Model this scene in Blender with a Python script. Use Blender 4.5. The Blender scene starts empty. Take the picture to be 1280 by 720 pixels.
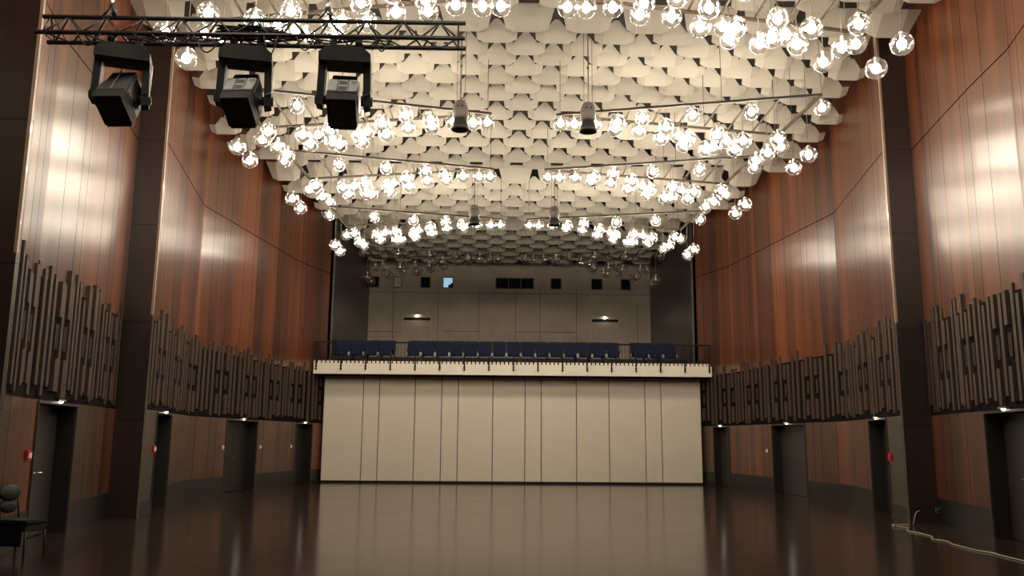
import bpy, bmesh, math, random
from mathutils import Vector, Matrix
random.seed(7)
D = bpy.data
SC = bpy.context.scene
COL = SC.collection
PI = math.pi

# ------------------------------------------------------------------ camera, world, exposure
F_PX = 1080.0
pitch = math.atan(190 / F_PX)
yaw = math.atan((640 - 621) / (F_PX / math.cos(pitch)))
roll = math.radians(0.44)
fw = Vector((math.sin(yaw) * math.cos(pitch), math.cos(yaw) * math.cos(pitch), math.sin(pitch)))
r0 = Vector((math.cos(yaw), -math.sin(yaw), 0))
u0 = r0.cross(fw)
R = r0 * math.cos(roll) + u0 * math.sin(roll)
U = -r0 * math.sin(roll) + u0 * math.cos(roll)
cam = D.objects.new('camera', D.cameras.new('camera'))
COL.objects.link(cam)
m = Matrix((R, U, -fw)).transposed().to_4x4()
m.translation = Vector((0, 0, 1.6))
cam.matrix_world = m
cam.data.sensor_width = 36
cam.data.lens = F_PX * 36 / 1280
cam.data.clip_end = 200
SC.camera = cam
w = D.worlds.new('world'); SC.world = w; w.use_nodes = True
w.node_tree.nodes['Background'].inputs[0].default_value = (0.0, 0.0, 0.0, 1)
w.node_tree.nodes['Background'].inputs[1].default_value = 0
SC.view_settings.view_transform = 'Standard'
SC.view_settings.look = 'None'
SC.view_settings.gamma = 1
SC.view_settings.use_curve_mapping = False
SC.view_settings.exposure = 0.0
SC.cycles.use_denoising = True
SC.cycles.max_bounces = 8
SC.cycles.transparent_max_bounces = 24
SC.cycles.sample_clamp_indirect = 6
SC.cycles.caustics_reflective = False
SC.cycles.caustics_refractive = False
BULB_E = 112.0          # every lit bulb of the chandeliers

# ------------------------------------------------------------------ materials
def mat(name, col, rough=.5, metal=0, spec=.5, coat=0, emit=None, es=0):
    m = D.materials.new(name); m.use_nodes = True
    b = m.node_tree.nodes['Principled BSDF']
    b.inputs['Base Color'].default_value = (*col, 1)
    b.inputs['Roughness'].default_value = rough
    b.inputs['Metallic'].default_value = metal
    b.inputs['Specular IOR Level'].default_value = spec
    b.inputs['Coat Weight'].default_value = coat
    if emit:
        b.inputs['Emission Color'].default_value = (*emit, 1)
        b.inputs['Emission Strength'].default_value = es
    return m

def noisy(m, scale=6, amt=.25, stretch=(1, 1, 1), bump=0):
    nt = m.node_tree; n = nt.nodes; l = nt.links
    b = n['Principled BSDF']; c = b.inputs['Base Color'].default_value[:]
    tc = n.new('ShaderNodeTexCoord'); mp = n.new('ShaderNodeMapping'); mp.inputs['Scale'].default_value = stretch
    no = n.new('ShaderNodeTexNoise'); no.inputs['Scale'].default_value = scale; no.inputs['Detail'].default_value = 4
    mx = n.new('ShaderNodeMix'); mx.data_type = 'RGBA'
    mx.inputs[6].default_value = (*[v * (1 - amt) for v in c[:3]], 1)
    mx.inputs[7].default_value = (*[min(1, v * (1 + amt)) for v in c[:3]], 1)
    l.new(tc.outputs['Object'], mp.inputs[0]); l.new(mp.outputs[0], no.inputs[0]); l.new(no.outputs[0], mx.inputs[0]); l.new(mx.outputs[2], b.inputs['Base Color'])
    if bump:
        bp = n.new('ShaderNodeBump'); bp.inputs['Strength'].default_value = bump; bp.inputs['Distance'].default_value = .01
        l.new(no.outputs[0], bp.inputs['Height']); l.new(bp.outputs[0], b.inputs['Normal'])
    return m

ANI = .85; ANR = 0.0
def wood(name, dark, mid, light, sheet=1.06, strip=.33, rough=.34, seams=True, hseam=7.9, coat=.35, spec=.5):
    """veneer: UV x = metres along the wall, UV y = height in metres"""
    m = D.materials.new(name); m.use_nodes = True
    nt = m.node_tree; n = nt.nodes; l = nt.links
    b = n['Principled BSDF']
    b.inputs['Roughness'].default_value = rough
    b.inputs['Coat Weight'].default_value = coat
    b.inputs['Coat Roughness'].default_value = .35
    b.inputs['Coat IOR'].default_value = 1.62
    b.inputs['Anisotropic'].default_value = ANI
    b.inputs['Anisotropic Rotation'].default_value = ANR
    b.inputs['IOR'].default_value = 1.8
    b.inputs['Specular IOR Level'].default_value = spec
    uv = n.new('ShaderNodeUVMap'); sp = n.new('ShaderNodeSeparateXYZ'); l.new(uv.outputs[0], sp.inputs[0])
    def M(op, a, bb=None):
        x = n.new('ShaderNodeMath'); x.operation = op
        for i, v in enumerate((a, bb)):
            if v is None: continue
            if isinstance(v, (int, float)): x.inputs[i].default_value = v
            else: l.new(v, x.inputs[i])
        return x.outputs[0]
    def wn(v):
        x = n.new('ShaderNodeTexWhiteNoise'); x.noise_dimensions = '1D'; l.new(v, x.inputs['W']); return x.outputs['Value']
    u = sp.outputs[0]; v = sp.outputs[1]
    a1 = wn(M('FLOOR', M('DIVIDE', u, strip)))
    a2 = wn(M('ADD', M('FLOOR', M('DIVIDE', u, sheet)), 91.0))
    cb = n.new('ShaderNodeCombineXYZ'); l.new(M('MULTIPLY', u, 14.0), cb.inputs[0]); l.new(M('MULTIPLY', v, .35), cb.inputs[1]); l.new(M('MULTIPLY', a2, 30.), cb.inputs[2])
    no = n.new('ShaderNodeTexNoise'); no.inputs['Scale'].default_value = 1; no.inputs['Detail'].default_value = 5; no.inputs['Roughness'].default_value = .6
    l.new(cb.outputs[0], no.inputs[0])
    f = M('ADD', M('ADD', M('MULTIPLY', a1, .38), M('MULTIPLY', a2, .30)), M('MULTIPLY', no.outputs[0], .75))
    f = M('SUBTRACT', f, .22)
    cr = n.new('ShaderNodeValToRGB'); l.new(f, cr.inputs[0])
    e = cr.color_ramp.elements; e[0].position = .1; e[0].color = (*dark, 1); e[1].position = .92; e[1].color = (*light, 1)
    k = e.new(.5); k.color = (*mid, 1)
    out = cr.outputs[0]
    if seams:
        fr = M('FRACT', M('DIVIDE', u, sheet)); s1 = M('LESS_THAN', fr, .014)
        fr2 = M('FRACT', M('ADD', M('DIVIDE', u, sheet * 2), .17)); s2 = M('LESS_THAN', fr2, .007)
        s3 = M('LESS_THAN', M('ABSOLUTE', M('SUBTRACT', v, hseam)), .012)
        s = M('MAXIMUM', M('MAXIMUM', s1, s2), s3)
        mx = n.new('ShaderNodeMix'); mx.data_type = 'RGBA'; l.new(s, mx.inputs[0]); l.new(out, mx.inputs[6]); mx.inputs[7].default_value = (.008, .004, .003, 1)
        out = mx.outputs[2]
        l.new(M('ADD', M('MULTIPLY', s, .6), rough), b.inputs['Roughness'])
        l.new(M('MULTIPLY', M('SUBTRACT', 1.0, s), coat), b.inputs['Coat Weight'])
        l.new(M('MULTIPLY', M('SUBTRACT', 1.0, s), spec), b.inputs['Specular IOR Level'])
    l.new(out, b.inputs['Base Color'])
    tg = n.new('ShaderNodeTangent'); tg.direction_type = 'UV_MAP'; l.new(tg.outputs[0], b.inputs['Tangent'])
    # very slight waviness of the sheets so that lamp reflections break at the joints
    bp = n.new('ShaderNodeBump'); bp.inputs['Strength'].default_value = .02; bp.inputs['Distance'].default_value = .02
    l.new(M('ADD', M('MULTIPLY', no.outputs[0], .3), a1), bp.inputs['Height']); l.new(bp.outputs[0], b.inputs['Normal'])
    return m

M_ = {}
M_['wood'] = wood('veneer_upper', (.030, .009, .0035), (.115, .029, .008), (.26, .074, .020), coat=.4, spec=.45, rough=.29)
M_['wood_low'] = wood('veneer_lower', (.018, .008, .005), (.075, .024, .011), (.20, .062, .024), sheet=1.3, strip=.4, hseam=99, coat=.25, rough=.4)
M_['slat'] = noisy(mat('slat_wood', (.048, .026, .017), .6), 3, .35, (4, 4, .5))
M_['slat_back'] = mat('slat_backing', (.006, .004, .004), .9, spec=.1)
M_['pier'] = noisy(mat('pier_panel', (.032, .021, .018), .36, spec=.9), 2, .25, (1, 1, .3))
M_['soft_trim'] = mat('pale_metal_trim', (.5, .44, .38), .5)
M_['rear'] = noisy(mat('rear_panelling', (.44, .365, .30), .5), 1.5, .25)
M_['pier_edge'] = mat('pier_edge_trim', (.42, .30, .22), .35, coat=.3)
M_['joint'] = mat('joint', (.008, .005, .004), .8)
M_['plain'] = noisy(mat('plain_panel', (.050, .037, .029), .35), 2, .15)
M_['base'] = mat('skirting', (.011, .010, .0095), .45)
M_['door'] = noisy(mat('door_leaf', (.036, .031, .030), .4), 2, .12)
M_['reveal'] = mat('door_reveal', (.010, .008, .007), .5)  # near black: shade of the unlit door recess put into the colour
M_['steel'] = mat('steel', (.55, .55, .53), .3, metal=1)
M_['black'] = mat('black_metal', (.012, .012, .012), .45)
M_['blackp'] = mat('black_plastic', (.005, .005, .0055), .6, spec=.3)
M_['grey_label'] = noisy(mat('grey_plate', (.30, .30, .31), .5), 20, .2)
M_['vent'] = mat('vent_dark', (.05, .05, .05), .6)
M_['bar'] = noisy(mat('bronze_bar', (.040, .028, .018), .5), 5, .3)
M_['cord'] = mat('cord', (.13, .11, .085), .5)
M_['ceil'] = noisy(mat('ceiling_panel', (.50, .465, .395), .75, spec=.15), .9, .06)
M_['void'] = mat('ceiling_void', (.020, .014, .012), .9)
M_['cream'] = noisy(mat('partition_cream', (.77, .695, .575), .6, spec=.2), 1.3, .05)
M_['slab'] = noisy(mat('balcony_fascia', (.86, .80, .67), .55, spec=.3), 1.3, .05)
M_['soffit'] = mat('soffit', (.05, .042, .035), .8)
M_['rail'] = mat('rail_dark', (.010, .010, .010), .6, spec=.2)
M_['blue'] = noisy(mat('blue_upholstery', (.011, .019, .056), .8, spec=.2), 8, .25)
M_['chrome'] = mat('chrome', (.85, .85, .85), .2, metal=1)
M_['can_grey'] = mat('can_grey', (.20, .175, .155), .5)
M_['can_dark'] = mat('can_dark', (.028, .026, .022), .45)
M_['red'] = mat('red_plastic', (.55, .02, .02), .4)
M_['white'] = mat('white_plastic', (.75, .72, .66), .45)
M_['cable'] = mat('pale_cable', (.42, .37, .26), .55)
M_['grey_seat'] = mat('chair_dark', (.009, .010, .009), .6, spec=.3)
M_['bulb'] = mat('bulb_lit', (1, .9, .75), .4, emit=(1, .885, .725), es=BULB_E)
M_['bulb_off'] = mat('bulb_unlit', (.16, .15, .14), .2)
M_['spot'] = mat('spot_lit', (1, .9, .75), .4, emit=(1, .86, .68), es=14)
M_['screen'] = mat('blue_window_light', (.1, .2, .3), .4, emit=(.33, .55, .72), es=.9)
M_['win'] = mat('dark_window', (.008, .006, .008), .12)
M_['winlit'] = mat('dim_window', (.12, .10, .09), .5, emit=(.5, .4, .33), es=.10)
M_['frame'] = mat('window_frame', (.09, .075, .065), .45)

def glass_mat():
    m = D.materials.new('clear_globe_glass'); m.use_nodes = True
    nt = m.node_tree; n = nt.nodes; l = nt.links; n.clear()
    o = n.new('ShaderNodeOutputMaterial'); mx = n.new('ShaderNodeMixShader'); t = n.new('ShaderNodeBsdfTransparent'); g = n.new('ShaderNodeBsdfGlossy')
    t.inputs[0].default_value = (.95, .94, .92, 1); g.inputs['Roughness'].default_value = .04; g.inputs[0].default_value = (.95, .95, .95, 1)
    lw = n.new('ShaderNodeLayerWeight'); lw.inputs[0].default_value = .32
    mr = n.new('ShaderNodeMapRange'); mr.inputs['To Min'].default_value = .11; mr.inputs['To Max'].default_value = .8
    no = n.new('ShaderNodeTexNoise'); no.inputs['Scale'].default_value = 3.0; tc = n.new('ShaderNodeTexCoord'); l.new(tc.outputs['Object'], no.inputs[0])
    bp = n.new('ShaderNodeBump'); bp.inputs['Strength'].default_value = .5; bp.inputs['Distance'].default_value = .03
    l.new(no.outputs[0], bp.inputs['Height']); l.new(bp.outputs[0], g.inputs['Normal'])
    l.new(lw.outputs['Facing'], mr.inputs[0]); l.new(mr.outputs[0], mx.inputs[0]); l.new(t.outputs[0], mx.inputs[1]); l.new(g.outputs[0], mx.inputs[2]); l.new(mx.outputs[0], o.inputs[0])
    return m
def glow_haze(m, hz=.009):  # faint translucent haze added so the globes glow as with camera bloom
    nt = m.node_tree; n = nt.nodes; l = nt.links
    o = next(x for x in n if x.type == 'OUTPUT_MATERIAL'); prev = o.inputs[0].links[0].from_socket
    tr = n.new('ShaderNodeBsdfTranslucent'); tr.inputs[0].default_value = (.95, .93, .9, 1)
    mx = n.new('ShaderNodeMixShader'); mx.inputs[0].default_value = hz
    l.new(prev, mx.inputs[1]); l.new(tr.outputs[0], mx.inputs[2]); l.new(mx.outputs[0], o.inputs[0])
    return m
M_['glass'] = glow_haze(glass_mat())

def floor_mat():
    m = D.materials.new('dark_polished_floor'); m.use_nodes = True
    nt = m.node_tree; n = nt.nodes; l = nt.links; b = n['Principled BSDF']
    tc = n.new('ShaderNodeTexCoord'); no = n.new('ShaderNodeTexNoise'); no.inputs['Scale'].default_value = .8; no.inputs['Detail'].default_value = 6
    l.new(tc.outputs['Object'], no.inputs[0])
    cr = n.new('ShaderNodeValToRGB'); e = cr.color_ramp.elements
    e[0].position = .3; e[0].color = (.026, .016, .013, 1); e[1].position = .75; e[1].color = (.045, .027, .021, 1)
    l.new(no.outputs[0], cr.inputs[0]); 
    # scuff specks
    vo = n.new('ShaderNodeTexVoronoi'); vo.inputs['Scale'].default_value = 1.6; l.new(tc.outputs['Object'], vo.inputs[0])
    lt = n.new('ShaderNodeMath'); lt.operation = 'LESS_THAN'; lt.inputs[1].default_value = .022; l.new(vo.outputs['Distance'], lt.inputs[0])
    mx = n.new('ShaderNodeMix'); mx.data_type = 'RGBA'; mx.inputs[7].default_value = (.22, .18, .14, 1)
    l.new(lt.outputs[0], mx.inputs[0]); l.new(cr.outputs[0], mx.inputs[6]); l.new(mx.outputs[2], b.inputs['Base Color'])
    mr = n.new('ShaderNodeMapRange'); mr.inputs['To Min'].default_value = .13; mr.inputs['To Max'].default_value = .17
    l.new(no.outputs[0], mr.inputs[0]); l.new(mr.outputs[0], b.inputs['Roughness'])
    b.inputs['Specular IOR Level'].default_value = .6
    return m
M_['floor'] = floor_mat()

# ------------------------------------------------------------------ mesh helpers
class MB:
    def __init__(s): s.v = []; s.f = []; s.uv = []; s.mi = []; s.sm = []; s.xf = None
    def add(s, vs, fs, uvs=None, mi=0, smooth=False):
        b = len(s.v)
        if s.xf is not None: vs = [s.xf @ Vector(p) for p in vs]
        s.v += [tuple(p) for p in vs]
        for k, f in enumerate(fs):
            s.f.append([b + i for i in f]); s.mi.append(mi); s.sm.append(smooth)
            s.uv.append(uvs[k] if uvs else None)
        return s
    def box(s, x0, x1, y0, y1, z0, z1, mi=0, ch=0):
        if ch:
            c = ch
            bm = bmesh.new(); bmesh.ops.create_cube(bm, size=1)
            for q in bm.verts: q.co = Vector(((x0 + x1) / 2 + q.co.x * (x1 - x0), (y0 + y1) / 2 + q.co.y * (y1 - y0), (z0 + z1) / 2 + q.co.z * (z1 - z0)))
            bmesh.ops.bevel(bm, geom=bm.edges[:], offset=c, segments=2, affect='EDGES')
            bm.verts.index_update()
            s.add([q.co[:] for q in bm.verts], [[q.index for q in f.verts] for f in bm.faces], mi=mi); bm.free(); return s
        vs = [(x0, y0, z0), (x1, y0, z0), (x1, y1, z0), (x0, y1, z0), (x0, y0, z1), (x1, y0, z1), (x1, y1, z1), (x0, y1, z1)]
        return s.add(vs, [(0, 3, 2, 1), (4, 5, 6, 7), (0, 1, 5, 4), (1, 2, 6, 5), (2, 3, 7, 6), (3, 0, 4, 7)], mi=mi)
    def hexa(s, p, mi=0):   # 8 corners, same order as box
        return s.add(p, [(0, 3, 2, 1), (4, 5, 6, 7), (0, 1, 5, 4), (1, 2, 6, 5), (2, 3, 7, 6), (3, 0, 4, 7)], mi=mi)
    def tube(s, pts, r, n=8, mi=0, smooth=True, rs=None):
        pts = [Vector(p) for p in pts]; vs = []; fs = []
        N = len(pts); up = None
        for i, p in enumerate(pts):
            d = (pts[min(i + 1, N - 1)] - pts[max(i - 1, 0)]).normalized()
            if up is None or abs(up.dot(d)) > .98: up = Vector((0, 0, 1)) if abs(d.z) < .9 else Vector((1, 0, 0))
            a = d.cross(up).normalized(); c = a.cross(d).normalized(); up = c
            rr = rs[i] if rs else r
            for k in range(n):
                t = 2 * PI * (k + .5) / n; vs.append(p + a * math.cos(t) * rr + c * math.sin(t) * rr)
        for i in range(N - 1):
            for k in range(n): fs.append((i * n + k, i * n + (k + 1) % n, (i + 1) * n + (k + 1) % n, (i + 1) * n + k))
        fs.append(tuple(range(n - 1, -1, -1))); fs.append(tuple((N - 1) * n + k for k in range(n)))
        return s.add(vs, fs, mi=mi, smooth=smooth)
    def lathe(s, prof, n=20, c=(0, 0, 0), mi=0, smooth=True):
        vs = []; fs = []
        for r, z in prof:
            for k in range(n):
                t = 2 * PI * k / n; vs.append((c[0] + r * math.cos(t), c[1] + r * math.sin(t), c[2] + z))
        for i in range(len(prof) - 1):
            for k in range(n): fs.append((i * n + k, i * n + (k + 1) % n, (i + 1) * n + (k + 1) % n, (i + 1) * n + k))
        fs.append(tuple(range(n - 1, -1, -1))); fs.append(tuple((len(prof) - 1) * n + k for k in range(n)))
        return s.add(vs, fs, mi=mi, smooth=smooth)
    def mesh(s, name, mats):
        me = D.meshes.new(name); me.from_pydata(s.v, [], s.f)
        if not isinstance(mats, (list, tuple)): mats = [mats]
        for mm in mats: me.materials.append(mm)
        for i, p in enumerate(me.polygons): p.material_index = s.mi[i]; p.use_smooth = s.sm[i]
        if any(u for u in s.uv):
            L = me.uv_layers.new(name='UVMap')
            for i, p in enumerate(me.polygons):
                if s.uv[i]:
                    for j, li in enumerate(p.loop_indices): L.data[li].uv = s.uv[i][j]
        me.update(); return me
    def build(s, name, mats, parent=None, loc=(0, 0, 0)):
        return link(D.objects.new(name, s.mesh(name, mats)), parent, loc)

def link(o, parent=None, loc=(0, 0, 0), rz=0):
    COL.objects.link(o); o.location = loc; o.rotation_euler = (0, 0, rz)
    if parent: o.parent = parent
    return o
def tag(o, label, cat, group=None):
    o['label'] = label; o['category'] = cat
    if group: o['group'] = group
    return o
def thing(name, label, cat, loc=(0, 0, 0), rz=0, group=None):
    return tag(link(D.objects.new(name, None), None, loc, rz), label, cat, group)
def struct(o, label=None):
    o['kind'] = 'structure'
    if label: o['label'] = label
    return o

# ------------------------------------------------------------------ the hall
XC = .63
BACKY = 42.0
TOP = 11.0
B1 = [(18.0, 7.8), (23.2, 8.72), (30.7, 7.8), (33, 7.1)]
B0 = [(11.9, 7.3), (13, 7.6), (14.5, 7.80), (16, 8.05), (17.9, 8.38)]
BM = [(-3, 7.2), (0, 8.0), (4, 8.3), (8, 8.3), (11.8, 8.2)]
def half(B, y):
    for (a, b), (c, d) in zip(B, B[1:]):
        if a - 1e-6 <= y <= c + 1e-6: return b + (d - b) * (y - a) / (c - a)
    return B[-1][1] if y > B[-1][0] else B[0][1]
def anyhalf(y):
    for B in (BM, B0, B1):
        if B[0][0] <= y <= B[-1][0]: return half(B, y)
    if 11.8 < y < 11.9: return 7.28
    if 17.9 < y < 18: return 7.78
    return 6.95

# floor
b = MB(); b.box(-9.5, 10.8, -6, 43, -.12, 0)
struct(b.build('floor', M_['floor']))

def strip(mb, side, B, ys, z0, z1, off=0, mi=0, u0=0.):
    """vertical wall sheet following the bay outline, with thickness outward"""
    u = u0; prev = None
    for a, c in zip(ys, ys[1:]):
        ha, hc = half(B, a) + off, half(B, c) + off
        L = math.hypot(c - a, hc - ha)
        T = .06
        p = [(XC + side * ha, a, z0), (XC + side * hc, c, z0), (XC + side * hc, c, z1), (XC + side * ha, a, z1)]
        q = [(x + side * T, y, z) for x, y, z in p]
        uv = [(u, z0), (u + L, z0), (u + L, z1), (u, z1)]
        mb.add(p + q, [(0, 1, 2, 3), (4, 7, 6, 5), (0, 4, 5, 1), (3, 2, 6, 7), (0, 3, 7, 4), (1, 5, 6, 2)], [uv, uv, None, None, None, None], mi=mi)
        u += L
    return u
def ysplit(B, y0, y1):
    return sorted({y0, y1, *[a for a, _ in B if y0 < a < y1]})

# doors in the side walls: bay, y0, y1
DOORS = {-1: [(B0, 13.5, 15.35, 'grey'), (B1, 19.1, 20.8, 'dark'), (B1, 25.5, 27.8, 'dark'), (B1, 31.05, 32.2, 'dark')],
         1: [(B0, 13.35, 15.1, 'grey'), (B1, 19.15, 20.75, 'dark'), (B1, 25.5, 27.75, 'grey'), (B1, 31.1, 32.1, 'grey')]}
DOOR_TOP = 2.16
SLAT0, SLAT1 = 2.27, 4.12
side_name = {-1: 'left', 1: 'right'}
dn = 0
for side in (-1, 1):
    up = MB(); low = MB(); back = MB(); pl = MB(); sk = MB()
    for B, uo in ((BM, 3.3), (B0, 20.4), (B1, 41.7)):
        ys = [a for a, _ in B]
        strip(up, side, B, ys, SLAT1 - .1, TOP, 0, u0=uo + (0 if side < 0 else 57))
        strip(back, side, B, ys, DOOR_TOP, SLAT1 - .1, .0)
        ds = [d for d in DOORS[side] if d[0] is B]
        edges = [ys[0]] + [e for d in ds for e in (d[1], d[2])] + [ys[-1]]
        for k in range(0, len(edges), 2):
            a, c = edges[k], edges[k + 1]
            if c - a < .05: continue
            tgt = pl if (B is B1 and k == 0) else low
            strip(tgt, side, B, ysplit(B, a, c), .5 if tgt is low else 0.3, DOOR_TOP, 0, u0=uo + k * 3.1 + (0 if side < 0 else 31))
            strip(sk, side, B, ysplit(B, a, c), 0, .5 if tgt is low else .3, -.015)
    wl = struct(up.build('wall_' + side_name[side], M_['wood']), 'tall curved bays of glossy reddish veneer, %s side' % side_name[side])
    low.build('lower_veneer', M_['wood_low'], wl); pl.build('plain_panel', M_['plain'], wl)
    back.build('slat_backing', M_['slat_back'], wl)
    struct(sk.build('baseboard_' + side_name[side], M_['base']))
    # slats
    rnd = random.Random(5 + side)
    sl = MB()
    for B, sp, dmin, dmax in ((BM, .3, .03, .07), (B0, .205, .02, .06), (B1, .29, .015, .05)):
        y = B[0][0] + .12; k = 0
        while y < B[-1][0] - .08:
            h = half(B, y); h2 = half(B, y + .1)
            t = Vector((side * (h2 - h), .1, 0)).normalized()
            nrm = Vector((-side * abs(t.y), side * t.x * (1 if side > 0 else -1) * (-1 if side > 0 else 1), 0))
            nrm = Vector((-t.y, t.x, 0)); nrm = nrm if nrm.x * side < 0 else -nrm
            o = Vector((XC + side * h, y, 0))
            def slat(wd, dp, z0, z1, sh=0):
                wd *= sp / .2
                a = o + t * (sh - wd / 2); c = o + t * (sh + wd / 2)
                ps = []
                for z in (z0, z1):
                    for q in (a - nrm * .02, c - nrm * .02, c + nrm * dp, a + nrm * dp): ps.append((q.x, q.y, z))
                sl.hexa(ps)
            top = SLAT1 + rnd.choice((-.16, -.05, .03, .12, .2)); bot = SLAT0 + rnd.choice((-.05, 0, .04, .1))
            dp = rnd.uniform(dmin, dmax)
            near_door = False
            if k % 7 in (2, 4):
                slat(.11, dp + .015, bot, 2.83); slat(.11, dp + .015, 3.5, top)
                slat(.028, dp * .6, 2.98, 3.38, -.035); slat(.028, dp * .6, 2.98, 3.38, .035)
            else:
                slat(.098, dp, bot, top)
            y += sp * rnd.uniform(.85, 1.15) * abs(t.y); k += 1
    sl.build('acoustic_slats', M_['slat'], wl)
    # piers that return the wall between two bays
    for nm, (y0, y1, h) in {'a': (11.8, 11.9, 7.28), 'b': (17.9, 18.0, 7.78)}.items():
        pr = MB()
        x0, x1 = sorted((XC + side * h, XC + side * 9.6))
        zs = [0, 1.95, 3.95, 6.03, 7.92, 9.8, TOP]
        for za, zb in zip(zs, zs[1:]):
            pr.box(x0, x1, y0, y1, za + (.012 if za else 0), zb)
            pr.box(x0 + .01, x1 - .01, y0 + .01, y1 - .01, za - .001, za + .013, 1) if za else None
        e0, e1 = sorted((XC + side * (h - .012), XC + side * (h + .035)))
        p = struct(pr.build('trim_1', [M_['pier'], M_['joint']]), 'dark brown pier between veneer bays, %s side' % side_name[side])
        eb = MB(); eb.box(e0, e1, y0 - .012, y0 + .03, 4.1, TOP); eb.build('edge_trim', M_['pier_edge'], p)
    # recess beside the balcony
    rc = MB()
    x0, x1 = sorted((XC + side * 6.92, XC + side * 7.1))
    rc.box(x0, x1, 33, BACKY, 0, TOP)
    x0, x1 = sorted((XC + side * 7.0, XC + side * 9.6)); rc.box(x0, x1, 33.0, 33.12, 0, TOP)
    rc.build('recess_return', M_['pier'], wl)
    # doors
    for (B, y0, y1, tone) in DOORS[side]:
        dn += 1
        ha, hc = half(B, y0), half(B, y1)
        t = Vector((side * (hc - ha), y1 - y0, 0)); L = t.length; t.normalize()
        ang = math.atan2(t.y, t.x)
        # local frame: x along the wall, +y*side outward
        o = link(D.objects.new('door_%d' % dn, None), None, (XC + side * ha, y0, 0), ang)
        struct(o, 'recessed double door %s in the %s wall' % (('nearest the camera', 'just past the pier', 'halfway down the far bay', 'beside the cream partition')[DOORS[side].index((B, y0, y1, tone))], side_name[side]))
        s = -side     # outward in local y
        def bx(mb, xa, xb, ya, yb, za, zb, mi=0):
            ya, yb = sorted((ya * s, yb * s)); mb.box(xa, xb, ya, yb, za, zb, mi)
        dep = .30
        rv = MB()
        bx(rv, -.02, .05, .005, dep + .05, 0, DOOR_TOP); bx(rv, L - .05, L + .02, .005, dep + .05, 0, DOOR_TOP); bx(rv, .05, L - .05, .005, dep + .05, DOOR_TOP - .05, DOOR_TOP)
        rv.build('reveal', M_['reveal'], o)
        fr = MB()
        bx(fr, .012, .035, -.025, .01, 0, DOOR_TOP - .02); bx(fr, L - .035, L - .012, -.025, .01, 0, DOOR_TOP - .02); bx(fr, .035, L - .035, -.025, .01, DOOR_TOP - .05, DOOR_TOP - .02)
        fr.build('door_frame', M_['plain'], o)
        for k in range(2):
            lf = MB(); xa, xb = (.055, L / 2 - .004) if k == 0 else (L / 2 + .004, L - .055)
            bx(lf, xa, xb, dep - .02, dep + .03, 0.01, DOOR_TOP - .055)
            leaf = lf.build('door_leaf', M_['door'] if tone == 'grey' else M_['reveal'], o)
            hd = MB(); hx = L / 2 + (-.09 if k == 0 else .09)
            hd.tube([(hx, s * (dep - .02), 1.02), (hx, s * (dep - .09), 1.02), (hx + (-.11 if k == 0 else .11), s * (dep - .09), 1.02)], .012, 8)
            hd.build('door_handle', M_['chrome'], leaf)
            if tone == 'grey' and y0 < 16 and k == 0:
                rg = MB(); cx = hx - .05; pts = [(cx + .07 * math.cos(a * PI / 10), s * (dep - .028), 1.24 + .085 * math.sin(a * PI / 10)) for a in range(21)]
                rg.tube(pts, .007, 5); rg.tube([(cx, s * (dep - .028), 1.12), (cx, s * (dep - .028), 1.36)], .006, 5)
                rg.build('door_emblem', M_['blackp'], leaf)
        # the little lamp above the door
        lam = thing('door_lamp', 'small glowing spot lamp above the %s door in the %s wall' % (('nearest', 'second', 'third', 'farthest')[DOORS[side].index((B, y0, y1, tone))], side_name[side]), 'lamp',
                    (o.location.x + t.x * L * .5, o.location.y + t.y * L * .5, DOOR_TOP + .01), ang, 'door lamps')
        nb = MB(); yy = sorted((-.06 * s, .0)); nb.box(-.16, .16, yy[0], yy[1], 0, .03); nb.build('lamp_housing', M_['steel'], lam)
        q = MB(); q.lathe([(.012, -.035), (.034, -.02), (.034, 0), (.02, .004)], 12, (0, -.035 * s, 0)); q.build('lamp_lens', M_['spot'], lam)

# ceiling: hexagonal folded panels under a dark void
rowsA = [5.6 + .6 * k for k in range(16)] + [15.2, 15.62]
rowsA = [y for y in rowsA if y < 15.3] + [15.6]
rowsB = [16.65, 17.15, 17.73, 18.24, 18.8, 19.3, 19.85, 20.33, 20.96, 21.63, 22.35, 23.02, 23.78, 24.45, 25.16, 25.79]
rowsC = [27.36, 28.05, 28.77, 29.43, 30.23, 30.95, 31.59, 32.19]
rowsD = [33.79, 34.69, 35.48, 36.24, 37.02, 37.84, 38.69, 39.5, 40.24]
rows = [(y, 0) for y in rowsA] + [(y, 1 if y == rowsB[0] else 0) for y in rowsB] + [(y, 1 if y == rowsC[0] else 0) for y in rowsC] + [(y, 1 if y == rowsD[0] else 0) for y in rowsD]
iB = len(rowsA)
cm = MB()
AL = math.radians(40); ca, sa = math.cos(AL), math.sin(AL)
CZ = 9.93
XCC = .56
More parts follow.
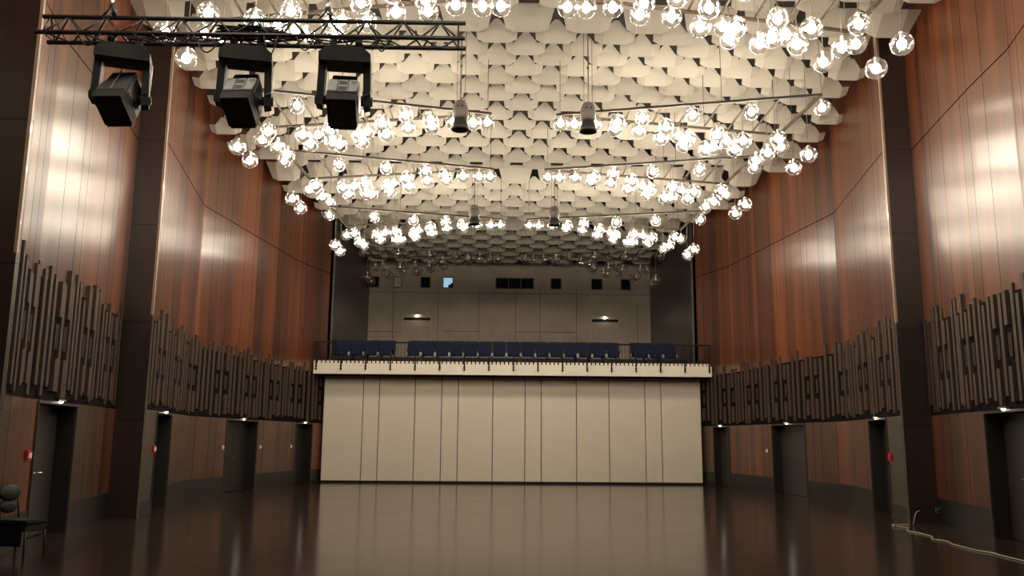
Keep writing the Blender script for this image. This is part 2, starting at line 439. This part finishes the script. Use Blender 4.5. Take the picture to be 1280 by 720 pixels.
def panel(xc, y, tall):
    # outline in (x, t) ; t runs up the slope towards the camera
        # fold: wings lean back (up) outside |x|>.25
    def P3(x, t, th=0):
        w = max(0, abs(x) - .25) * .34 + th
        return (xc + x, y - .04 - ca * t + sa * w, CZ + sa * t + ca * w)
    # polygons: centre, left wing, right wing (front), same set offset (back)
    if tall:
        tt = .56 if y < 20 else .66
        cen = [(-.25, -.055), (.25, -.055), (.25, tt), (-.25, tt)]
        lw = [(-.44, 0), (-.25, -.055), (-.25, tt), (-.575, tt - .04)]
    else:
        cen = [(-.25, -.055), (.25, -.055), (.25, .235), (.045, .475), (-.045, .475), (-.25, .235)]
        lw = [(-.42, 0), (-.25, -.055), (-.25, .235), (-.445, .225)]
    rw = [(-x, t) for x, t in reversed(lw)]
    for poly in (cen, lw, rw):
        f = [P3(x, t) for x, t in poly]; bk = [P3(x, t, .018) for x, t in poly]; n = len(f)
        cm.add(f + bk, [tuple(range(n))] + [tuple(range(2 * n - 1, n - 1, -1))] + [(i, n + i, n + (i + 1) % n, (i + 1) % n) for i in range(n)])
for i, (y, tall) in enumerate(rows):
    odd = (i - iB) % 2
    for j in range(-7, 8):
        x = 1.25 * j + (.625 if odd else 0)
        wy = y if tall else y - .2
        if abs(x + XCC - XC) + .30 > min(anyhalf(y), anyhalf(max(y - .4, 5))): continue
        if 11.2 < y < 12.6 and abs(x) + .3 > 7.2: continue
        if 17.3 < y < 18.7 and abs(x) + .35 > 7.75: continue
        panel(XCC + x, y, tall)
cl = struct(cm.build('ceiling', M_['ceil']), 'cream folded acoustic panels in staggered rows')
vb = MB(); vb.box(-9.6, 10.8, -6, 43, 10.95, 11.1)
for y in (16.1, 26.5, 32.9): vb.box(-7, 8.3, y - .05, y, 10.5, 11.0)
vb.build('ceiling_void', M_['void'], cl)
sf = MB(); sf.box(-7.2, 8.4, -6, 5.2, 9.95, 10.0); sf.build('stage_ceiling', M_['ceil'], cl)

# walls closing the hall
bw = MB(); bw.box(XC - 6.95, XC + 6.95, BACKY, BACKY + .2, 0, TOP)
wb = struct(bw.build('wall_back', M_['rear']), 'dark brown panelled rear wall above the balcony')
jn = MB()
for x in (-5.1, -2.9, -.9, .9, 2.1, 3.9, 6.9): jn.box(x, x + .018, BACKY - .012, BACKY + .01, 5.4, 9.0 if x < 4 else 8.2)
for z, xa, xb in ((6.75, -6.3, -4.8), (6.8, -2.6, -.9), (6.8, .9, 2.1), (6.8, 2.1, 3.9), (8.7, -6.3, 7.5)): jn.box(xa, xb, BACKY - .012, BACKY + .01, z, z + .018)
jn.build('panel_joints', M_['joint'], wb)
fb = MB(); fb.box(-9.6, 10.8, -6.2, -6, 0, TOP); struct(fb.build('wall_front', M_['pier']))
for side in (-1, 1):
    sbm = MB(); x0, x1 = sorted((XC + side * 7.2, XC + side * 7.4)); sbm.box(x0, x1, -6, -3, 0, TOP)
    sbm.build('stage_side', M_['pier'], D.objects['wall_' + side_name[side]])

# control-room windows in the rear wall
def window(i, x, wd, kind='win', panes=1):
    z0, z1 = 8.98, 9.46
    o = struct(link(D.objects.new('window_%d' % i, None), None, (x, BACKY, 0)))
    o['label'] = 'small square control window in the rear wall' + (' with blue light behind' if kind == 'screen' else '')
    f = MB(); h = wd / 2
    f.box(-h - .04, h + .04, -.05, 0, z0 - .04, z0); f.box(-h - .04, h + .04, -.05, 0, z1, z1 + .04)
    f.box(-h - .04, -h, -.05, 0, z0, z1); f.box(h, h + .04, -.05, 0, z0, z1)
    for k in range(1, panes): xx = -h + wd * k / panes; f.box(xx - .02, xx + .02, -.05, 0, z0, z1)
    f.build('window_frame', M_['frame'], o)
    g = MB(); g.box(-h, h, -.02, -.004, z0, z1); g.build('pane', M_[kind], o)
    if kind == 'screen':
        d = MB(); d.box(h - .2, h - .02, -.03, -.021, z0, z0 + .14); d.box(h - .08, h, -.03, -.021, z0, z0 + .22); d.build('silhouette', M_['win'], o)
    if kind == 'winlit2': pass
window(1, -6.06, .42); window(2, -4.91, .34, 'winlit'); window(3, -3.54, .42); window(4, -2.43, .44, 'screen')
window(5, .86, 1.82, 'win', 3); window(6, 2.9, .46); window(7, 4.92, .48); window(8, 6.35, .42)

# rear doors of the balcony
for k, x in enumerate((-3.9, 5.3)):
    o = struct(link(D.objects.new('door_%d' % (9 + k), None), None, (x, BACKY, 0)), 'pale double door at the back of the balcony, %s' % ('left', 'right')[k])
    f = MB(); f.box(-.71, -.65, -.06, 0, 5.3, 7.47); f.box(.65, .71, -.06, 0, 5.3, 7.47); f.box(-.71, .71, -.06, 0, 7.47, 7.53); f.build('door_frame', M_['soft_trim'], o)
    t = MB(); t.box(-.65, .65, -.03, -.01, 7.33, 7.47); t.build('transom', M_['blackp'], o)
    for q in (-1, 1):
        l = MB(); xa, xb = sorted((q * .012, q * .65)); l.box(xa, xb, -.035, -.01, 5.3, 7.33); lf = l.build('door_leaf', M_['rear'], o)
        h = MB(); h.tube([(q * .07, -.035, 6.3), (q * .07, -.08, 6.3), (q * .2, -.08, 6.3)], .014, 6); h.build('door_handle', M_['black'], lf)
    lam = thing('door_lamp', 'small glowing lamp above the %s door at the back of the balcony' % ('left', 'right')[k], 'lamp', (x, BACKY - .06, 7.53), 0, 'door lamps')
    hb = MB(); hb.box(-.2, .2, -.05, .06, .06, .1); hb.build('lamp_housing', M_['steel'], lam)
    h = MB(); h.lathe([(.02, -.04), (.07, -.02), (.07, .03), (.04, .06)], 12, (0, -.06, 0)); h.build('lamp_lens', M_['spot'], lam)

# ------------------------------------------------------------------ movable partition under the balcony
px = [-6.45, -4.98, -4.38, -3.04, -2.04, -1.42, -0.12, 1.09, 1.70, 3.02, 4.25, 5.61, 6.22, 7.72]
PY = 32.7
prt = thing('folding_partition', 'long cream partition wall of thirteen tall flat panels under the balcony', 'partition', (0, PY, 0))
for i, (a, c) in enumerate(zip(px, px[1:])):
    q = MB(); q.box(a + .014, c - .014, 0, .1, .085, 3.93, ch=.006); q.build('panel', M_['cream'], prt)
q = MB(); q.box(px[0], px[-1], .02, .12, 0, .07); q.build('floor_seal', M_['blackp'], prt)
q = MB(); q.box(px[0] - .0, px[-1], .103, .15, 0.07, 3.96); q.build('backing', M_['blackp'], prt)

# balcony
BY = 31.9; BL, BR = -6.72, 7.98; ZB0, ZB1 = 3.95, 4.43
bal = MB()
bal.box(BL, BR, BY, BY + .14, ZB0, ZB1 - .09)
# crenellated top edge: small blocks with dark slots where the balusters stand
nb = 96; st = (BR - BL) / nb
for i in range(nb):
    bal.box(BL + i * st, BL + i * st + st * .66, BY, BY + .14, ZB1 - .09, ZB1)
bo = struct(bal.build('trim_2', M_['slab']), 'cream balcony front with notched top edge')
so = MB(); so.box(BL, BR, BY + .14, 33.0, ZB0 + .02, ZB0 + .12); jb = MB(); jb.box(BL + .01, BR - .01, BY + .05, BY + .16, ZB1 - .09, ZB1 - .012); jb.build('slot_backing', M_['joint'], bo)
so.box(XC - 6.92, XC + 6.92, 32.85, 35, ZB0 + .02, ZB0 + .2); so.box(XC - 6.92, XC + 6.92, 33, 33.2, 0, ZB0 + .05)
so.build('soffit', M_['soffit'], bo)
dk = MB(); dk.box(BL, BR, BY + .14, 33.2, ZB0 + .12, 4.25)
for i in range(8): dk.box(XC - 6.92, XC + 6.92, 33.2 + i * 1.1, 33.2 + (i + 1) * 1.1 if i < 7 else BACKY, 4.1, 4.3 + .14 * (i + 1))
dk.build('balcony_steps', M_['soffit'], bo)

rl = thing('balcony_rail', 'dark metal railing along the whole balcony front', 'railing', (0, BY, ZB1))
q = MB(); q.box(BL, BR, -.01, .05, .66, .72, ch=.01); q.build('handrail', M_['rail'], rl)
q = MB(); q.box(BL, BR, .0, .03, .10, .125); q.build('bottom_rail', M_['rail'], rl)
npost = 16
for i in range(npost + 1):
    x = BL + .1 + (BR - BL - .2) * i / npost
    q = MB(); q.box(x - .022, x + .022, -.03, .02, -.33, .66)
    for z in (-.30, -.2, -.08): q.tube([(x, -.03, z), (x, -.055, z)], .035, 8)
    q.build('post', M_['rail'], rl)
    if i < npost:
        x1 = BL + .1 + (BR - BL - .2) * (i + 1) / npost
        q = MB()
        for k in range(1, 7): xx = x + (x1 - x) * k / 7; q.box(xx - .007, xx + .007, 0.005, .019, -.06, .66)
        q.build('balusters', M_['rail'], rl)
# two bolts on the fascia
# seats
def make_seat():
    t = thing('theatre_seat', '', 'seat')
    q = MB(); q.box(-.262, .262, .14, .22, .40, .97, ch=.02); q.build('backrest', M_['blue'], t)
    q = MB(); q.box(-.225, .225, -.22, .16, .38, .46, ch=.025); q.build('seat_cushion', M_['blue'], t)
    for s in (-1, 1):
        q = MB(); q.box(s * .255 - .012, s * .255 + .012, -.1, .13, .0, .60, ch=.004); q.build('side_frame', M_['black'], t)
        q = MB(); q.box(s * .255 - .014, s * .255 + .014, -.125, -.1, .36, .50, ch=.004); q.build('white_end_cap', M_['white'], t)  # small white cap on the front of each side frame
        q = MB(); q.box(s * .255 - .022, s * .255 + .022, -.2, .14, .60, .63, ch=.006); q.build('armrest', M_['black'], t)
    return t
def dup(o, loc, rz=0, label=None, group=None, depth=3):
    c = o.copy(); COL.objects.link(c); c.location = loc; c.rotation_euler = (0, 0, rz)
    if label: c['label'] = label
    if group: c['group'] = group
    for ch in list(o.children):
        d = ch.copy(); COL.objects.link(d); d.parent = c
        for g in list(ch.children):
            e = g.copy(); COL.objects.link(e); e.parent = d
    return c
ORD = 'first second third fourth fifth sixth seventh eighth ninth tenth eleventh twelfth thirteenth fourteenth fifteenth sixteenth seventeenth eighteenth nineteenth twentieth twenty-first twenty-second twenty-third twenty-fourth twenty-fifth'.split()
s0 = make_seat(); first = True
SEG = 'blue seats on the balcony'
for (yy, zz, which) in ((33.9, 4.45, 'front'), (35.0, 4.59, 'second')):
    x = -6.05; cnt = 0
    while x < 7.35:
        if not (-4.15 < x < -3.5 or 4.85 < x < 5.5):
            cnt += 1
            lab = 'blue upholstered balcony seat in the %s row, %s seat from the left end' % (which, ORD[cnt - 1])
            if first: s0.location = (x, yy, zz); s0['label'] = lab; s0['group'] = SEG; first = False
            else: dup(s0, (x, yy, zz), 0, lab, SEG)
        x += .56

# ------------------------------------------------------------------ chandeliers
TPL = [(0.81, 0.02, 8.51), (1.12, -0.01, 8.49), (1.56, -0.03, 8.49), (2.04, -0.28, 8.44), (2.02, 0.04, 8.41), (2.57, -0.34, 8.52), (2.55, 0.04, 8.38),
       (3.06, -0.44, 8.29), (3.03, 0.05, 8.22), (3.58, -0.71, 8.46), (3.63, 0.03, 8.21), (3.59, 0.30, 8.15), (3.50, 0.34, 8.38), (4.17, -0.43, 8.13), (4.14, -0.21, 7.93),
       (4.07, 0.22, 8.03), (4.62, 0.46, 8.32), (4.72, 0.23, 8.03), (4.79, -0.23, 8.08), (4.80, -0.85, 8.49), (5.48, -0.44, 8.06), (5.93, 0.69, 8.27), (5.39, 0.02, 7.89),
       (5.33, 0.68, 7.93), (6.13, -1.31, 8.42), (6.04, -0.67, 7.62), (6.03, 0.22, 7.62)]
FZ = 8.7
GR = .178
def icos(r, sub):
    bm = bmesh.new(); bmesh.ops.create_icosphere(bm, subdivisions=sub, radius=r); bm.verts.index_update()
    vs = [q.co[:] for q in bm.verts]; fs = [[q.index for q in f.verts] for f in bm.faces]; bm.free(); return vs, fs
q = MB(); q.add(*icos(GR, 3), smooth=True); GLOBE = q.mesh('globe_lamp', M_['glass'])
BR_ = .072
prof = [(.022, .12), (.026, .085), (BR_ * .62, .062), (BR_ * .9, .036), (BR_, 0), (BR_ * .9, -.036), (BR_ * .62, -.062), (.02, -.076)]
q = MB(); q.lathe([(r, z - .0) for r, z in reversed(prof)], 12); BULB = q.mesh('bulb', M_['bulb']); 
q = MB(); q.lathe([(r, z - .0) for r, z in reversed(prof)], 12); BULBO = q.mesh('bulb', M_['bulb_off'])
q = MB(); q.lathe([(.024, .08), (.028, .10), (.030, .17), (.035, .178), (.035, .196), (.012, .215)], 10); SOCK = q.mesh('socket', M_['steel'])
# ring cap seen at the foot of unlit globes
ROWW = [('first row from the camera', 12.95, .5, 5.6, True), ('second row from the camera', 18.15, .77, 6.03, True), ('third row from the camera', 22.1, .73, 5.8, True),
        ('fourth row from the camera', 27.4, .43, 5.68, True), ('unlit rearmost row', 32.8, .5, 5.45, False)]
XL = .55
def chandelier(ri, side, full=True):
    nm, Y0, a, bb, lit = ROWW[ri]
    def mu(u): return a + (u - .77) * (bb - a) / 5.26
    ly = lambda u, e: (u - .77) / 5.26 * e
    un, uf = 6.12, 6.02
    lab = ('wedge-shaped chandelier of %s clear glass globes, %s side, %s' % ('glowing' if lit else 'dark', side_name[side], nm))
    t = thing('globe_chandelier', lab, 'chandelier', (XL, Y0, FZ), 0, 'globe chandeliers')
    P = lambda u, dy, z=0: (side * mu(u), dy, z)
    h = .028
    fr = MB()
    def bar(p, q, r=h): 
        fr.tube([p, q], r * 1.25, 4, smooth=False)
    bar(P(.72, 0), P(un, -1.32)); bar(P(.72, .02), P(uf, 1.08)); bar(P(un, -1.32), P(uf, 1.08), .032)
    fr.build('frame', M_['bar'], t)
    for u in (5.35, 4.75, 4.17, 3.55, 2.95, 2.3, 1.65):
        c = MB(); c.tube([P(u, ly(u, -1.32)), P(u - .02, ly(u, 1.08))], .022, 4, smooth=False)
        c.build('crossbar', M_['bar'], t)
    for (u, dy) in ((.8, 0.0), (4.17, ly(4.17, -1.32)), (5.9, 1.0), (4.17, ly(4.17, 1.08))):
        c = MB(); c.tube([P(u, dy), P(u, dy, 1.5)], .007, 5); c.build('suspension_wire', M_['cord'], t)
    for (u, dy, z) in TPL:
        g = D.objects.new('globe_lamp', GLOBE); link(g, t, (side * mu(u), dy, z - FZ)); g.rotation_euler = (random.random() * 3, random.random() * 3, random.random() * 6) if False else (0, 0, random.random() * 6)
        bo_ = D.objects.new('bulb', BULB if lit else BULBO); link(bo_, g, (0, 0, .0))
        so_ = D.objects.new('socket', SOCK); link(so_, g)
        top = FZ - z if u < 5.95 and dy < 1.1 else FZ - z + 1.2
        if abs(dy) > 1.31 or u > 5.95: top = FZ - z + 1.3
        cd = MB(); cd.tube([(0, 0, .2), (0, 0, max(.23, top))], .006, 5); co = cd.build('cord', M_['cord'], g)
    return t
for ri in range(5):
    for side in (-1, 1): chandelier(ri, side)
# unseen row added over the stage edge to light the near walls
ROWW.append(('unseen row added over the stage edge to light the near walls', 7.5, .6, 5.7, True))
for side in (-1, 1): chandelier(5, side)

# ------------------------------------------------------------------ hanging loudspeaker cans
def can(loc, label, sc=1.0):
    t = thing('pendant_floodlight', label, 'lamp', loc, 0, 'hanging cans')
    q = MB(); q.lathe([(.03, .64), (.09, .63), (.115, .60), (.155, .50), (.17, .40), (.165, .30), (.14, .24)], 20); q.build('housing', M_['can_grey'], t)
    q = MB(); q.lathe([(.12, .27), (.135, .22), (.175, .08), (.19, .0), (.165, .0), (.12, .12)], 20); q.build('shade', M_['can_dark'], t)
    q = MB()
    for a in range(3):
        x, y = .1 * math.cos(a * 2.1 + .4), .1 * math.sin(a * 2.1 + .4); q.tube([(x, y, .6), (x, y, 2.9)], .006, 5)
    q.tube([(0, 0, .6), (.01, 0, 1.4), (0, 0, 2.9)], .010, 6)
    q.add(*[[(p[0], p[1], p[2] + 1.42) for p in icos(.035, 1)[0]], icos(.035, 1)[1]])
    q.build('suspension', M_['cord'], t)
    q = MB()
    for s in (-1, 1): q.tube([(s * .05, -.165, .47), (s * .05, -.185, .47)], .018, 8)
    q.build('bolt', M_['can_dark'], t)
    return t
can((-.81, 17.2, 7.96), 'grey bell-shaped can hanging from the ceiling, nearer one left of centre')
can((1.87, 17.2, 7.96), 'grey bell-shaped can hanging from the ceiling, nearer one right of centre')
can((-.75, 26.6, 8.30), 'grey bell-shaped can hanging from the ceiling, farther one left of centre')
can((1.79, 26.6, 8.30), 'grey bell-shaped can hanging from the ceiling, farther one right of centre')

# ------------------------------------------------------------------ lighting truss and moving heads
tr = thing('lighting_truss', 'black triangular metal lighting truss hanging at the upper left', 'truss', (0, 8.8, 5.9))
xL, xR = -5.02, -.38
ch = {'near': (0.0, 0.0), 'far': (.27, 0.0 + .01), 'top': (.135, .245)}
for k, (dy, dz) in ch.items():
    q = MB(); q.tube([(xL, dy, dz), (xR, dy, dz)], .025, 12); q.build('chord', M_['black'], tr)
def lace(a, c, name):
    q = MB(); n = 11; dx = (xR - xL - .16) / n
    for i in range(n):
        x0 = xL + .08 + i * dx
        p = Vector((x0, *a)); r = Vector((x0 + dx / 2, *c)); s2 = Vector((x0 + dx, *a))
        q.tube([p, r], .011, 6); q.tube([r, s2], .011, 6)
    for x in (xL + .08, xR - .08): q.tube([(x, *a), (x, *c)], .009, 6)
    q.build('lattice', M_['black'], tr)
lace(ch['near'], ch['top'], ''); lace(ch['far'], ch['top'], ''); lace(ch['near'], ch['far'], '')
# hoist hooks and slings
for x, sd in ((-4.3, 'left'), (-1.93, 'right')):
    q = MB(); q.tube([(x - .09, .135, .24), (x, .135, .36), (x + .1, .135, .24)], .016, 6)
    q.tube([(x + .03, .12, .40), (x + .07, .10, .30), (x + .05, .1, .26)], .02, 8); q.build('sling', M_['black'], tr)
    t = thing('hoist_cable', 'thin dark hoist cable holding up the %s end of the lighting truss' % sd, 'cable', (x, 8.935, 6.26), 0, 'hoist cables')
    q = MB(); q.tube([(0, 0, .02), (.03, 0, .19), (.02, 0, 4.6)], .011, 6); q.build('rope', M_['black'], t)
    q = MB(); q.tube([(0, 0, 0), (.02, 0, .12)], .02, 8); q.build('hook', M_['steel'], t)
q = MB()
rc = random.Random(3)
for i in range(9):
    pts = [(-2.95 + rc.uniform(-.12, .5) + .13 * math.cos(a), .13 + rc.uniform(-.05, .05), .09 + .07 * math.sin(a)) for a in [k * .7 for k in range(10)]]
    q.tube(pts, .010, 5)
for i in range(4):
    pts = [(xL + .9 + k * .14, .06 + .05 * i, .035 + .018 * math.sin(k * 1.3 + i)) for k in range(22)]
    q.tube(pts, .008, 5)
q.build('cable_loom', M_['blackp'], tr)
def sag(x0, x1, d):
    return [(x0 + (x1 - x0) * k / 12, -.03, -.02 - d * math.sin(PI * k / 12)) for k in range(13)]
for x0, x1, d in ((-4.55, -4.3, .14), (-3.75, -3.35, .13), (-3.3, -3.0, .20), (-2.55, -2.40, .22), (-2.2, -2.0, .16), (-1.35, -1.2, .16), (-3.95, -3.6, .08)):
    q = MB(); q.tube(sag(x0, x1, d), .008, 5); q.build('cable', M_['blackp'], tr)

def moving_head(x, rz, pan, label, plates=True, zt=5.86):
    t = thing('moving_head_light', label, 'stage light', (x, 8.93, zt), rz, 'black stage spotlights on the truss'); t.scale = (.92, .92, .92)
    for s in (-1, 1):
        q = MB(); q.box(s * .15 - .04, s * .15 + .04, -.05, .05, -.10, .02, ch=.008); q.tube([(s * .15 - .04, 0, .03), (s * .15 + .04, 0, .03)], .045, 12)
        q.build('clamp', M_['blackp'], t)
    q = MB()   # base with chamfered upper corners
    prof = [(-.30, -.27), (-.30, -.17), (-.21, -.09), (.21, -.09), (.30, -.17), (.30, -.27)]
    n = len(prof); vs = [(px_, -.17, z) for px_, z in prof] + [(px_, .17, z) for px_, z in prof]
    q.add(vs, [tuple(range(n)), tuple(range(2 * n - 1, n - 1, -1))] + [(i, n + i, n + (i + 1) % n, (i + 1) % n) for i in range(n)])
    q.build('yoke_base', M_['blackp'], t)
    for s in (-1, 1):
        q = MB()
        a = [(s * .215, -.10, -.26), (s * .30, -.10, -.26), (s * .30, .12, -.26), (s * .215, .12, -.26)]
        c = [(s * .235, -.09, -.80), (s * .315, -.09, -.78), (s * .315, .09, -.78), (s * .235, .09, -.80)]
        q.hexa(c + a); q.tube([(s * .20, 0, -.70), (s * .335, 0, -.70)], .055, 14)
        q.build('yoke_arm', M_['blackp'], t)
    hd = D.objects.new('head', None)
    th = math.radians(56)
    # head frame: local z = axis towards lens
    ax = Vector((0, -math.cos(th), -math.sin(th))); upv = Vector((0, -math.sin(th), math.cos(th)))
    rot = Matrix((Vector((1, 0, 0)), upv, ax)).transposed().to_4x4()
    # make right handed
    if rot.determinant() < 0: rot = Matrix((Vector((-1, 0, 0)), upv, ax)).transposed().to_4x4()
    base = Matrix.Translation((0, 0, -.70)) @ Matrix.Rotation(pan, 4, 'Z') @ rot
    q = MB(); q.xf = base
    # tapered body, rear (z -.30) to hood (z .42)
    def ring(w, h, z):
        w *= .86
        return [(-w, -h, z), (w, -h, z), (w, h, z), (-w, h, z)]
    def loft(secs, mi=0):
        vs = [p for s_ in secs for p in ring(*s_)]; fs = [(3, 2, 1, 0)]
        for i in range(len(secs) - 1):
            for k in range(4): fs.append((i * 4 + k, i * 4 + (k + 1) % 4, (i + 1) * 4 + (k + 1) % 4, (i + 1) * 4 + k))
        e = (len(secs) - 1) * 4; fs.append((e, e + 1, e + 2, e + 3)); q.add(vs, fs, mi=mi)
    loft([(.12, .11, -.36), (.165, .15, -.30), (.175, .165, -.14), (.195, .19, .0), (.20, .20, .12)])
    body = q.build('head_body', M_['can_dark'] if not plates else M_['blackp'], t)
    q = MB(); q.xf = base
    loft([(.195, .195, .12), (.20, .20, .14), (.195, .20, .26), (.18, .19, .27)])
    q.build('lens_hood', M_['blackp'], t)
    q = MB(); q.xf = base; q.box(-.15, .15, -.23, -.20, .20, .255); q.box(-.13, .13, -.17, .17, .27, .275); q.build('barn_lip', M_['black'], t)
    q = MB(); q.xf = base
    if plates:
        for x0, x1 in ((-.168, -.064), (-.055, .055), (.064, .168)): q.box(x0, x1, .175, .205, -.14, .10, ch=.006)
        q.build('label_plate', M_['grey_label'], body)
        q = MB(); q.xf = base
        for z in (-.10, .01): q.box(-.045, .045, .205, .209, z, z + .07)
        q.tube([(.10, .207, -.09), (.16, .207, -.09), (.13, .207, -.03), (.10, .207, -.09)], .004, 4)
        q.build('plate_marking', M_['vent'], body)
    else:
        q.box(-.01, .005, .19, .203, -.28, .1); q.build('trim_line', M_['steel'], body)
    q = MB(); q.xf = base; q.box(.168, .178, -.12, .14, -.2, .08)
    q.build('side_plate', M_['steel'], body)
    q = MB(); q.tube([(.24, -.1, -.66), (.33, -.11, -.62), (.33, -.1, -.3)], .006, 5); q.build('pan_cable', M_['steel'], t)
    return t
moving_head(-4.10, math.radians(17), math.radians(-22), 'black moving stage spotlight on the truss, leftmost of three', False)
moving_head(-2.77, math.radians(12), math.radians(-16), 'black moving stage spotlight on the truss, middle of three with dark vented top', True)
moving_head(-1.69, math.radians(6), math.radians(-2), 'black moving stage spotlight on the truss, rightmost with grey label plates', True)

# ------------------------------------------------------------------ small things on walls and floor
def wallbox(name, label, cat, side, y, z, B, cols, w=.09, h=.14):
    hx = half(B, y)
    t = thing(name, label, cat, (XC + side * (hx - .004), y, z))
    x = sorted((0, -side * .045)); q = MB(); q.box(x[0], x[1], -w / 2, w / 2, -h / 2, h / 2, ch=.008); q.build('housing', M_[cols[0]], t)
    x = sorted((-side * .045, -side * .06)); q = MB(); q.box(x[0], x[1], -w / 3, w / 3, -h / 4, h / 4); q.build('button', M_[cols[1]], t)
wallbox('fire_call_point', 'small red call point on the left wall before the nearest door', 'call point', -1, 13.28, 1.32, B0, ('red', 'white'), .12, .16)
wallbox('fire_call_point', 'small red call point beside the second door of the left wall', 'call point', -1, 18.95, 1.35, B1, ('red', 'white'), .12, .16)
wallbox('fire_call_point', 'small red call point beside the second door of the right wall', 'call point', 1, 18.95, 1.3, B1, ('red', 'red'), .12, .16)
wallbox('light_switch', 'small pale switch before the third door of the left wall', 'switch', -1, 25.3, 1.32, B1, ('white', 'white'), .07, .12)
wallbox('light_switch', 'small pale switch past the third door of the left wall', 'switch', -1, 28.05, 1.32, B1, ('white', 'white'), .07, .12)
wallbox('light_switch', 'small pale switch before the farthest door of the left wall', 'switch', -1, 30.75, 1.32, B1, ('white', 'white'), .07, .12)
wallbox('light_switch', 'small pale switch past the third door of the right wall', 'switch', 1, 28.1, 1.32, B1, ('white', 'white'), .07, .12)
t = thing('wall_socket', 'small metal socket low on the dark right pier', 'socket', (8.75, 17.4, .30))
q = MB(); q.box(-.06, .06, -.03, 0, -.06, .06, ch=.008); q.build('plate', M_['steel'], t)
q = MB(); q.tube([(0, -.03, 0), (0, -.05, 0)], .03, 12); q.build('outlet', M_['black'], t)

cb = MB()
pts = [(7.76, 17.1), (7.85, 16.82), (7.68, 16.5), (7.6, 16.22), (7.62, 15.8), (7.55, 15.29), (7.38, 14.95), (7.45, 14.6), (7.34, 14.23), (7.30, 13.8), (7.28, 13.41), (7.35, 13.1), (7.32, 12.86), (7.30, 12.3), (7.28, 11.7), (7.0, 10.6)]
sm = []
for i in range(len(pts) - 1):
    a = Vector(pts[max(i - 1, 0)]); b_ = Vector(pts[i]); c = Vector(pts[i + 1]); d = Vector(pts[min(i + 2, len(pts) - 1)])
    for k in range(6):
        s = k / 6; p = .5 * ((2 * b_) + (c - a) * s + (2 * a - 5 * b_ + 4 * c - d) * s * s + (-a + 3 * b_ - 3 * c + d) * s ** 3); sm.append((p.x, p.y, .012))
cb.tube(sm, .0085, 6); tag(cb.build('extension_cable', M_['cable']), 'pale cable snaking across the dark floor along the right wall', 'cable')
t = thing('power_strip', 'pale power strip lying at the foot of the right wall', 'power strip', (7.86, 17.2, 0), .25)
q = MB(); q.box(-.14, .22, -.04, .04, 0, .045, ch=.008); q.build('housing', M_['cable'], t)
q = MB()
for k in range(3): q.tube([(-.06 + k * .1, 0, .045), (-.06 + k * .1, 0, .05)], .022, 10)
q.build('outlet', M_['black'], t)
cc = MB(); cc.tube([(8.26 - .10 * k / 8, 17.25, .02 + .26 * math.sin(PI * .5 * (1 - k / 8))) for k in range(9)], .009, 5)
cc.tube([(8.26, 17.25, .28), (8.34, 17.3, .30)], .009, 5)
tag(cc.build('patch_cable', M_['cable']), 'short pale cable curving up the wall above the power strip', 'cable')

ch_ = thing('orchestra_chair', 'dark upholstered orchestra chair at the left edge by the wall', 'chair', (-6.42, 12.25, 0), math.radians(-12))
q = MB(); q.box(-.22, .24, -.22, .22, .43, .49, ch=.025); q.build('seat', M_['grey_seat'], ch_)
q = MB(); q.box(-.2, .22, -.2, .2, .34, .43, ch=.01); q.build('seat_pan', M_['grey_seat'], ch_)
for s in (-1, 1):
    q = MB(); q.tube([(.2, s * .18, .42), (.22, s * .19, 0)], .014, 8); q.build('leg', M_['black'], ch_)
    q = MB(); q.tube([(-.2, s * .18, .42), (-.24, s * .19, 0)], .014, 8); q.build('leg', M_['black'], ch_)
    q = MB(); q.tube([(-.2, s * .17, .42), (-.25, s * .17, .7), (-.27, s * .16, .9)], .012, 8); q.build('back_post', M_['black'], ch_)
for z, r in ((.66, .10), (.84, .12)):
    q = MB(); q.lathe([(.02, -.03), (r * .8, -.025), (r, 0), (r * .8, .025), (.02, .03)], 16)
    o = q.build('backrest', M_['grey_seat'], ch_, (-.25, 0, z)); o.rotation_euler = (0, math.radians(82), 0); o.scale = (1, 1.75, 1)
q = MB(); q.box(-.16, .16, -.2, -.185, .15, .34); q.build('apron', M_['grey_seat'], ch_)
